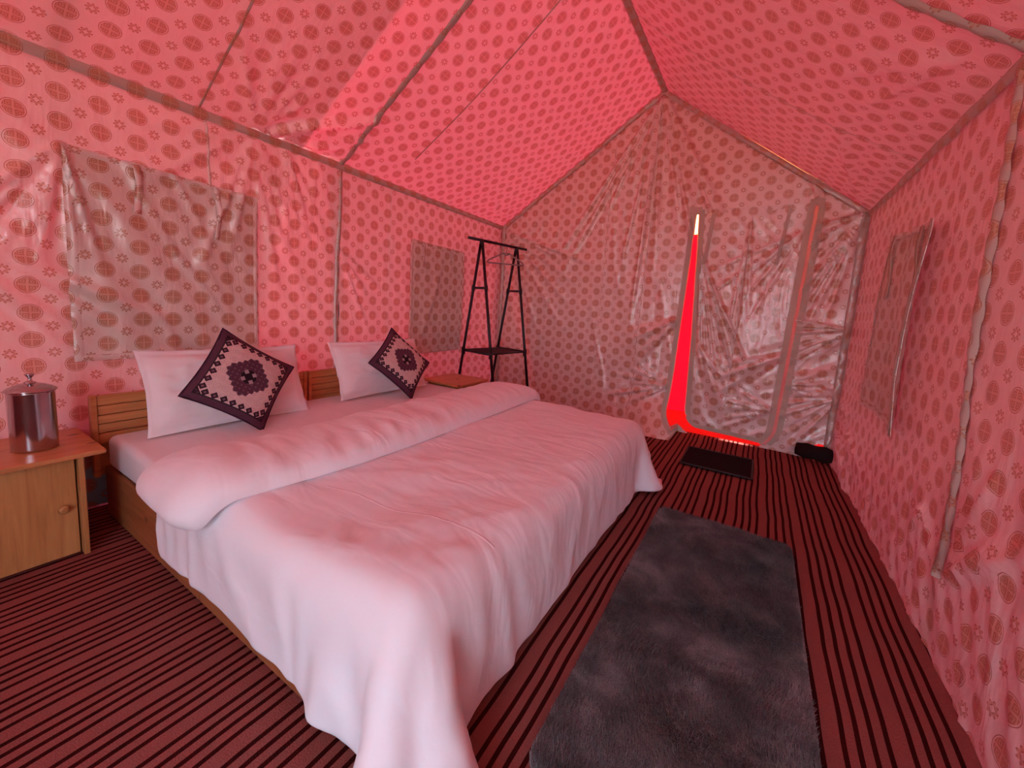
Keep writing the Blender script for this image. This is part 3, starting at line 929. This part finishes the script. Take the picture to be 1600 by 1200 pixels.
tag(duvet, 'rumpled white duvet spread over the beds, hanging to the carpet at one corner', 'duvet')
loc = np.array([-1.0, 1.6, .43])
dv = obj('cover', grid_mesh('cover', (P-loc)[::1], np.stack([Xg, Yg], -1)), M_DUVET, duvet)
sm = dv.modifiers.new('thick', 'SOLIDIFY'); sm.thickness = .012; sm.offset = -1
ss = dv.modifiers.new('smooth', 'SUBSURF'); ss.levels = 1; ss.render_levels = 1

# turned-down fold: a puffy double layer swept across the bed, both ends drooping
def fold_mesh():
    ty = np.linspace(0, 1, 120)
    L0, L1 = .475, 2.76
    path = []
    for q in ty:
        s_ = L0+(L1-L0)*q
        y, z, ang = s_, .455, 0.0
        if s_ < .64:
            e = .64-s_; rr = .12; a_ = min(e/rr, 1.30)
            y = .64-rr*math.sin(a_); z = .455-rr*(1-math.cos(a_)); ang = a_
            if e > rr*1.30:
                ex = e-rr*1.30; y -= ex*math.cos(1.30); z -= ex*math.sin(1.30)
        if s_ > 2.62:
            e = s_-2.62; rr = .12; a_ = min(e/rr, 1.30)
            y = 2.62+rr*math.sin(a_); z = .455-rr*(1-math.cos(a_)); ang = -a_
            if e > rr*1.30:
                ex = e-rr*1.30; y += ex*math.cos(1.30); z -= ex*math.sin(1.30)
        path.append((y, z, ang))
    nth = 44
    th = np.linspace(0, 2*math.pi, nth, endpoint=False)
    V = np.zeros((len(ty), nth, 3))
    for i, (y, z, ang) in enumerate(path):
        q = ty[i]
        endt = min(q/.10, (1-q)/.06, 1.0); endt = max(endt, 0.0)
        endt = .80+.20*math.sqrt(endt)
        cap = math.sqrt(max(1-(1-min(q/.022, 1))**2, .02))*math.sqrt(max(1-(1-min((1-q)/.022, 1))**2, .02))
        wob = float(vnoise(np.array([q*7.0]), np.array([.3]), 61)[0])
        hw = .262+.012*wob; th_ = .088*endt*(1+.12*float(vnoise(np.array([q*12.0]), np.array([.7]), 62)[0]))
        xc = -1.625+.010*math.sin(q*5)-.075*max(0, 1-q/.28)**1.5
        for k, a_ in enumerate(th):
            cx, sx = math.cos(a_), math.sin(a_)
            px = np.sign(cx)*abs(cx)**.75*hw
            if sx > 0:
                h = th_*abs(sx)**.75*(1+.22*cx)
            else:
                h = -.012*abs(sx)
            # crossing wrinkles on the rounded front
            wr = .004*math.sin(q*118+cx*3.0+4*wob)+.016*float(vnoise(np.array([q*52.0+cx*2.2*(1+2*max(0, 1-q/.12))]), np.array([cx*1.6]), 63)[0])
            h = h*cap+.02*(1-cap); px = px*(.80+.20*cap)
            h += wr*max(sx, 0)*(.40+.60*max(cx, 0))
            V[i, k] = (xc+px, y-math.sin(ang)*h, z+math.cos(ang)*h)
    me = bpy.data.meshes.new('turned_down_fold')
    faces = []
    n = len(ty)
    for i in range(n-1):
        for k in range(nth):
            faces.append((i*nth+k, (i+1)*nth+k, (i+1)*nth+(k+1) % nth, i*nth+(k+1) % nth))
    faces.append(tuple(range(nth))); faces.append(tuple((n-1)*nth+k for k in range(nth))[::-1])
    me.from_pydata((V.reshape(-1, 3)-loc).tolist(), [], faces); me.update()
    return me
fo = obj('turned_down_fold', fold_mesh(), M_DUVET, duvet)
ss = fo.modifiers.new('smooth', 'SUBSURF'); ss.levels = 1; ss.render_levels = 1

# ------------------------------------------------------------------ pillows, cushions
def pillow_mesh(name, w, h, t, flange=.03, pinch=.06, seed=0, n=48, p=2.6, wr=.006, ears=.0):
    u = np.linspace(-1, 1, n); U, V = np.meshgrid(u, u)
    inn = lambda a, lim: np.clip(np.abs(a)/lim, 0, 1)
    fu, fv = 1-2*flange/w, 1-2*flange/h
    body = ((1-inn(U, fu)**p)*(1-inn(V, fv)**p))
    th = t/2*np.clip(body, 0, 1)**.55
    ex = 1-pinch*(1-np.abs(V)**2)*np.abs(U)**3
    ey = 1-pinch*(1-np.abs(U)**2)*np.abs(V)**3
    Xp = U*w/2*ex; Yp = V*h/2*ey
    w1 = wr*vnoise(U*4+seed, V*3, seed)+wr*.7*vnoise(U*9, V*8+seed, seed+1)
    rag = .006*vnoise(U*7+seed, V*7, seed+3)*np.clip((np.maximum(np.abs(U), np.abs(V))-.9)/.1, 0, 1)
    Zf = th+w1*np.clip(body*3, 0, 1)+.002; Zb = -th-.002
    A = np.stack([Xp, Yp, Zf+rag], -1).reshape(-1, 3); B = np.stack([Xp, Yp, Zb+rag], -1).reshape(-1, 3)
    idx = np.arange(n*n).reshape(n, n)
    f = np.stack([idx[:-1, :-1], idx[:-1, 1:], idx[1:, 1:], idx[1:, :-1]], -1).reshape(-1, 4)
    fb = f[:, ::-1]+n*n
    ring = list(idx[0, :])+list(idx[1:, -1])+list(idx[-1, -2::-1])+list(idx[-2:0:-1, 0])
    side = [(ring[(i+1) % len(ring)], ring[i], ring[i]+n*n, ring[(i+1) % len(ring)]+n*n) for i in range(len(ring))]
    faces = f.tolist()+fb.tolist()+[tuple(int(q) for q in s_) for s_ in side]
    me = bpy.data.meshes.new(name); me.from_pydata(np.concatenate([A, B]).tolist(), [], faces)
    l = me.uv_layers.new(name='UVMap')
    uvv = np.concatenate([np.stack([U*.5+.5, V*.5+.5], -1).reshape(-1, 2)]*2)
    li = np.zeros(len(me.loops), np.int32); me.loops.foreach_get('vertex_index', li)
    l.data.foreach_set('uv', uvv[li].astype(np.float32).reshape(-1))
    me.update()
    return me

def frame_from(c, ax, ay):
    ax = Vector(ax).normalized(); ay = Vector(ay); ay = (ay-ax*ay.dot(ax)).normalized(); az = ax.cross(ay)
    mm = Matrix((ax, ay, az)).transposed().to_4x4(); mm.translation = c
    return mm

def pillow(c, ax, ay, w, h, t, seed, label):
    o = obj('pillow', pillow_mesh('pillow', w, h, t, .030, .05, seed, wr=.011), M_PILLOW)
    o.matrix_world = frame_from(c, ax, ay)
    tag(o, label, 'pillow', 'white pillows at the headboards')
    return o
pillow((-2.50, 1.085, .612), (.02, 1, -.015), (-.42, 0, 1), .80, .44, .15, 3, 'long white pillow with flared corners behind the cushion near the steel canister')
pillow((-2.49, 2.13, .614), (.03, 1, 0), (-.44, 0, 1), .82, .43, .15, 5, 'smooth white pillow behind the cushion beside the clothes rack nightstand')

def cushion(c, ax, ay, size, label):
    root = empty('cushion'); root.matrix_world = frame_from(c, ax, ay)
    tag(root, label, 'cushion', 'plum patterned cushions')
    me = pillow_mesh('cover', size, size, .13, .004, .075, 9, wr=.003, p=2.2)
    me.materials.append(M_CUSH)
    obj('cover', me, None, root)
    pts = []
    for k in range(4):
        for q in np.linspace(-1, 1, 20, endpoint=False):
            a_, b_ = [(q, -1), (1, q), (-q, 1), (-1, -q)][k]
            ex = 1-.075*(1-b_*b_)*abs(a_)**3; ey = 1-.075*(1-a_*a_)*abs(b_)**3
            pts.append((a_*size/2*ex, b_*size/2*ey, 0))
    pts.append(pts[0])
    obj('piping', tube_mesh('piping', pts, .005, 8, False), M_CUSHBACK, root)
    return root
def cushion_from(top, right, bottom, left, label):
    T_, R_, B_, L_ = (Vector(v) for v in (top, right, bottom, left))
    c = (T_+R_+B_+L_)/4
    dv_, dh = (T_-B_), (R_-L_)
    ax = (dh.normalized()+dv_.normalized()); ay = (dv_.normalized()-dh.normalized())
    size = (dv_.length+dh.length)/2/math.sqrt(2)*1.04
    return cushion(c, ax, ay, size, label)
cushion_from((-2.42, 1.005, .925), (-2.34, 1.355, .684), (-2.225, 1.095, .442), (-2.30, .765, .624), 'plum and cream square cushion propped on its corner against the pillow near the canister')
cushion_from((-2.44, 2.18, .910), (-2.31, 2.47, .612), (-2.17, 2.14, .442), (-2.34, 1.875, .672), 'plum and cream square cushion propped on its corner against the pillow near the clothes rack')

# ------------------------------------------------------------------ nightstands
def make_nightstand():
    """local origin: floor, front edge of the top, its far (+y) corner; body goes to -x,-y"""
    n = empty('nightstand')
    W, D, H = .425, .44, .446
    box('top', -D, 0, -W, 0, H-.020, H, M_PINE_TOP, n, .004)
    box('side_panel', -D+.01, -.012, -.082, -.064, 0, H-.021, M_PINE_Z, n)
    box('side_panel', -D+.01, -.012, -W+.064, -W+.082, 0, H-.021, M_PINE_Z, n)
    box('back_panel', -D+.012, -D+.022, -W+.083, -.083, .01, H-.022, M_PINE_Z, n, .001)
    box('bottom_panel', -D+.024, -.062, -W+.083, -.083, .012, .028, M_PINE_X, n, .001)
    d = box('door', -.060, -.044, -W+.085, -.087, .006, H-.026, M_PINE_Z, n, .002)
    kn = lathe_mesh('knob', [(0, .026), (.009, .0255), (.015, .022), (.0175, .015), (.014, .008), (.009, .004), (.009, 0)], 20)
    k = obj('knob', kn, M_PINE_Z, d); k.rotation_euler = (0, R(90), 0); k.location = (-.045, -.128, .215)
    return n
ns1 = make_nightstand(); ns1.location = (-2.303, .511, 0)
tag(ns1, 'small pine nightstand holding the steel canister', 'nightstand', 'pine nightstands')
ns2 = copy_tree(ns1); ns2.location = (-2.102, 3.055, 0)
ns2['label'] = 'small pine nightstand with an empty top, in front of the clothes rack'

# steel canister
can = empty('steel_canister', (-2.50, .345, .4465))
tag(can, 'shiny steel canister with a domed knobbed lid, on a nightstand', 'canister')
obj('body', lathe_mesh('body', [(0, .0), (.062, .0), (.066, .003), (.0665, .010), (.0665, .236), (.0675, .240), (.0665, .244), (.062, .244), (.062, .02), (0, .02)], 56), M_STEEL, can)
lid = obj('lid', lathe_mesh('lid', [(0, .243), (.066, .243), (.073, .245), (.074, .249), (.071, .252), (.060, .260), (.040, .270), (.020, .276), (0, .278)], 56), M_STEEL, can)
obj('knob', lathe_mesh('knob', [(.018, .275), (.017, .280), (.008, .284), (.0055, .292), (.0065, .298), (.013, .308), (.0145, .312), (.012, .314), (0, .315)], 28), M_STEEL, lid)

# ------------------------------------------------------------------ clothes rack and hanger
rk = empty('clothes_rack', (-2.41, 3.58, 0), 0)
tag(rk, 'black metal A-frame clothes rack with a low dark shelf', 'clothes rack')
rk_c = Vector((-2.41, 3.58, 0))
Au = Vector((.10, .52, 0)).normalized()           # along the bar
Bu = Vector((Au.y, -Au.x, 0))                      # across
HZ = 1.765
def rp(a, b, z): return Au*a+Bu*b+Vector((0, 0, z))
def spread(z): return .012+(.325-.012)*(HZ-.02-z)/(HZ-.02)
obj('top_bar', tube_mesh('top_bar', [rp(-.435, 0, HZ+.006), rp(.42, 0, HZ+.006)], .014, 12), M_BLACKMETAL, rk)
for e in (-.26, .26):
    for sgn in (-1, 1):
        obj('leg', tube_mesh('leg', [rp(e, sgn*spread(HZ-.01), HZ-.01), rp(e, sgn*spread(0), .0)], .0145, 10), M_BLACKMETAL, rk)
    z = 1.30
    br = obj('brace', tube_mesh('brace', [rp(e, -spread(z), z), rp(e, spread(z), z)], .012, 10), M_BLACKMETAL, rk)
    for sgn in (-1, 1):
        obj('joint', tube_mesh('joint', [rp(e, sgn*(spread(z)+.001), z+.03), rp(e, sgn*spread(z), z), rp(e, sgn*(spread(z)+.008), z-.035)], [.0150, .022, .0150], 10), M_BLACKMETAL, br)
    obj('joint', tube_mesh('joint', [rp(e, 0, HZ+.016), rp(e, 0, HZ-.045)], [.018, .027], 12), M_BLACKMETAL, rk)
zs = .645
fr = []
for e in (-.26, .26):
    o_ = obj('shelf_rail', tube_mesh('shelf_rail', [rp(e, -spread(zs), zs), rp(e, spread(zs), zs)], .016, 10), M_BLACKMETAL, rk)
    for sgn in (-1, 1):
        obj('joint', tube_mesh('joint', [rp(e, sgn*spread(zs), zs+.03), rp(e, sgn*spread(zs), zs-.045)], .020, 10), M_BLACKMETAL, o_)
for sgn in (-1, 1):
    obj('shelf_rail', tube_mesh('shelf_rail', [rp(-.26, sgn*(spread(zs)-.012), zs), rp(.26, sgn*(spread(zs)-.012), zs)], .010, 10), M_BLACKMETAL, rk)
me = bpy.data.meshes.new('shelf')
w_ = spread(zs)-.014
vs = [rp(a_, b_, zz) for zz in (zs-.004, zs+.004) for a_, b_ in ((-.25, -w_), (.25, -w_), (.25, w_), (-.25, w_))]
me.from_pydata([tuple(v) for v in vs], [], [(3, 2, 1, 0), (4, 5, 6, 7), (0, 1, 5, 4), (1, 2, 6, 5), (2, 3, 7, 6), (3, 0, 4, 7)])
obj('shelf', me, M_SHELF, rk, False)

hg = empty('clothes_hanger', rk_c+rp(.10, 0, HZ+.006))
tag(hg, 'grey plastic hanger hooked on the bar of the clothes rack', 'hanger')
hd = Vector((.62, .78, 0)).normalized()
def hp(a_, z): return hd*a_+Vector((0, 0, z))
hook = [hp(.016*math.cos(q), -.002+.016*math.sin(q)) for q in np.linspace(R(-60), R(190), 14)]
hook = [hp(0, -.085), hp(0, -.055), hp(.008, -.030)]+hook
obj('hook', tube_mesh('hook', hook, .005, 8), M_GREYPL, hg)
for sgn in (-1, 1):
    obj('shoulder', tube_mesh('shoulder', [hp(sgn*.005, -.085), hp(sgn*.035, -.082), hp(sgn*.06, -.098), hp(sgn*.19, -.165), hp(sgn*.205, -.182), hp(sgn*.195, -.194)], .0080, 8), M_GREYPL, hg)
obj('crossbar', tube_mesh('crossbar', [hp(-.197, -.193), hp(.197, -.193)], .0075, 8), M_GREYPL, hg)
obj('collar', tube_mesh('collar', [hp(-.035, -.088), hp(0, -.104), hp(.035, -.088)], .006, 8), M_GREYPL, hg)

# ------------------------------------------------------------------ rugs
def rug_outline(x0, x1, y0, y1, r, n=10, skew=0.0):
    pts = []
    for cx, cy, a0 in ((x1-r, y1-r, 0), (x0+r, y1-r, 90), (x0+r, y0+r, 180), (x1-r, y0+r, 270)):
        for k in range(n+1):
            a_ = R(a0+90*k/n); pts.append((cx+r*math.cos(a_), cy+r*math.sin(a_)))
    return pts
def slab(name, pts, z0, z1, mat, parent):
    bm = bmesh.new()
    b = [bm.verts.new((x, y, z0)) for x, y in pts]; t_ = [bm.verts.new((x, y, z1)) for x, y in pts]
    bm.faces.new(b[::-1]); bm.faces.new(t_)
    for i in range(len(pts)):
        j = (i+1) % len(pts); bm.faces.new((b[i], b[j], t_[j], t_[i]))
    me = bpy.data.meshes.new(name); bm.to_mesh(me); bm.free()
    return obj(name, me, mat, parent, False)
RX0, RX1, RY0, RY1 = -.385, .258, .79, 2.41
rc = ((RX0+RX1)/2, (RY0+RY1)/2)
rug = empty('shaggy_rug', (rc[0], rc[1], .001))
tag(rug, 'charcoal shaggy rug on the striped carpet beside the bed', 'rug')
op = rug_outline(RX0-rc[0], RX1-rc[0], RY0-rc[1], RY1-rc[1], .055)
slab('backing', op, .0, .014, M_RUG, rug)
N = 95000
px = RNG.uniform(RX0-rc[0]+.003, RX1-rc[0]-.003, N); py = RNG.uniform(RY0-rc[1]+.003, RY1-rc[1]-.003, N)
hw, hh, rr_ = (RX1-RX0)/2, (RY1-RY0)/2, .055
qx, qy = np.maximum(np.abs(px)-(hw-rr_), 0), np.maximum(np.abs(py)-(hh-rr_), 0)
ok = qx*qx+qy*qy < rr_*rr_
px, py = px[ok], py[ok]; N = len(px)
ang = 2.2+2.6*vnoise(px*4, py*4, 71)+RNG.normal(0, .7, N); lean = RNG.uniform(.004, .016, N); hgt = RNG.uniform(.010, .020, N)
wd = .0016; ca, sa = np.cos(ang), np.sin(ang)
b1 = np.stack([px-sa*wd, py+ca*wd, np.full(N, .013)], -1); b2 = np.stack([px+sa*wd, py-ca*wd, np.full(N, .013)], -1)
tp = np.stack([px+ca*lean, py+sa*lean, .013+hgt], -1)
VV = np.stack([b1, b2, tp], 1).reshape(-1, 3)
me = bpy.data.meshes.new('pile')
me.vertices.add(3*N); me.vertices.foreach_set('co', VV.astype(np.float32).reshape(-1))
me.loops.add(3*N); me.loops.foreach_set('vertex_index', np.arange(3*N, dtype=np.int32))
me.polygons.add(N); me.polygons.foreach_set('loop_start', np.arange(0, 3*N, 3, dtype=np.int32))
me.update(calc_edges=True)
tag(obj('pile', me, M_RUG, rug, False), kind='stuff')

dm = empty('doormat', (-.17, 3.51, .001))
tag(dm, 'thin dark doormat at the foot of the zipped doorway', 'doormat')
slab('pad', rug_outline(-.245, .235, -.225, .225, .012, 4), .0, .010, M_MAT, dm)
pts = [(x, y, .008) for x, y in rug_outline(-.247, .237, -.227, .227, .012, 4)]
obj('edging', tube_mesh('edging', pts+[pts[0]], .007, 8, False), M_MATEDGE, dm)

# dark bundle added in place of the shadow gap under the gable corner
bn = lathe_mesh('shadow_filler', [(0, -.14), (.05, -.13), (.065, -.06), (.058, .0), (.068, .07), (.05, .13), (0, .14)], 22)
bo = obj('shadow_filler', bn, M_GAP_SHADE); bo.rotation_euler = (R(90), 0, R(75)); bo.location = (.50, 4.13, .064)
tag(bo, 'dark bundle tucked under the tent wall in the corner', 'filler')
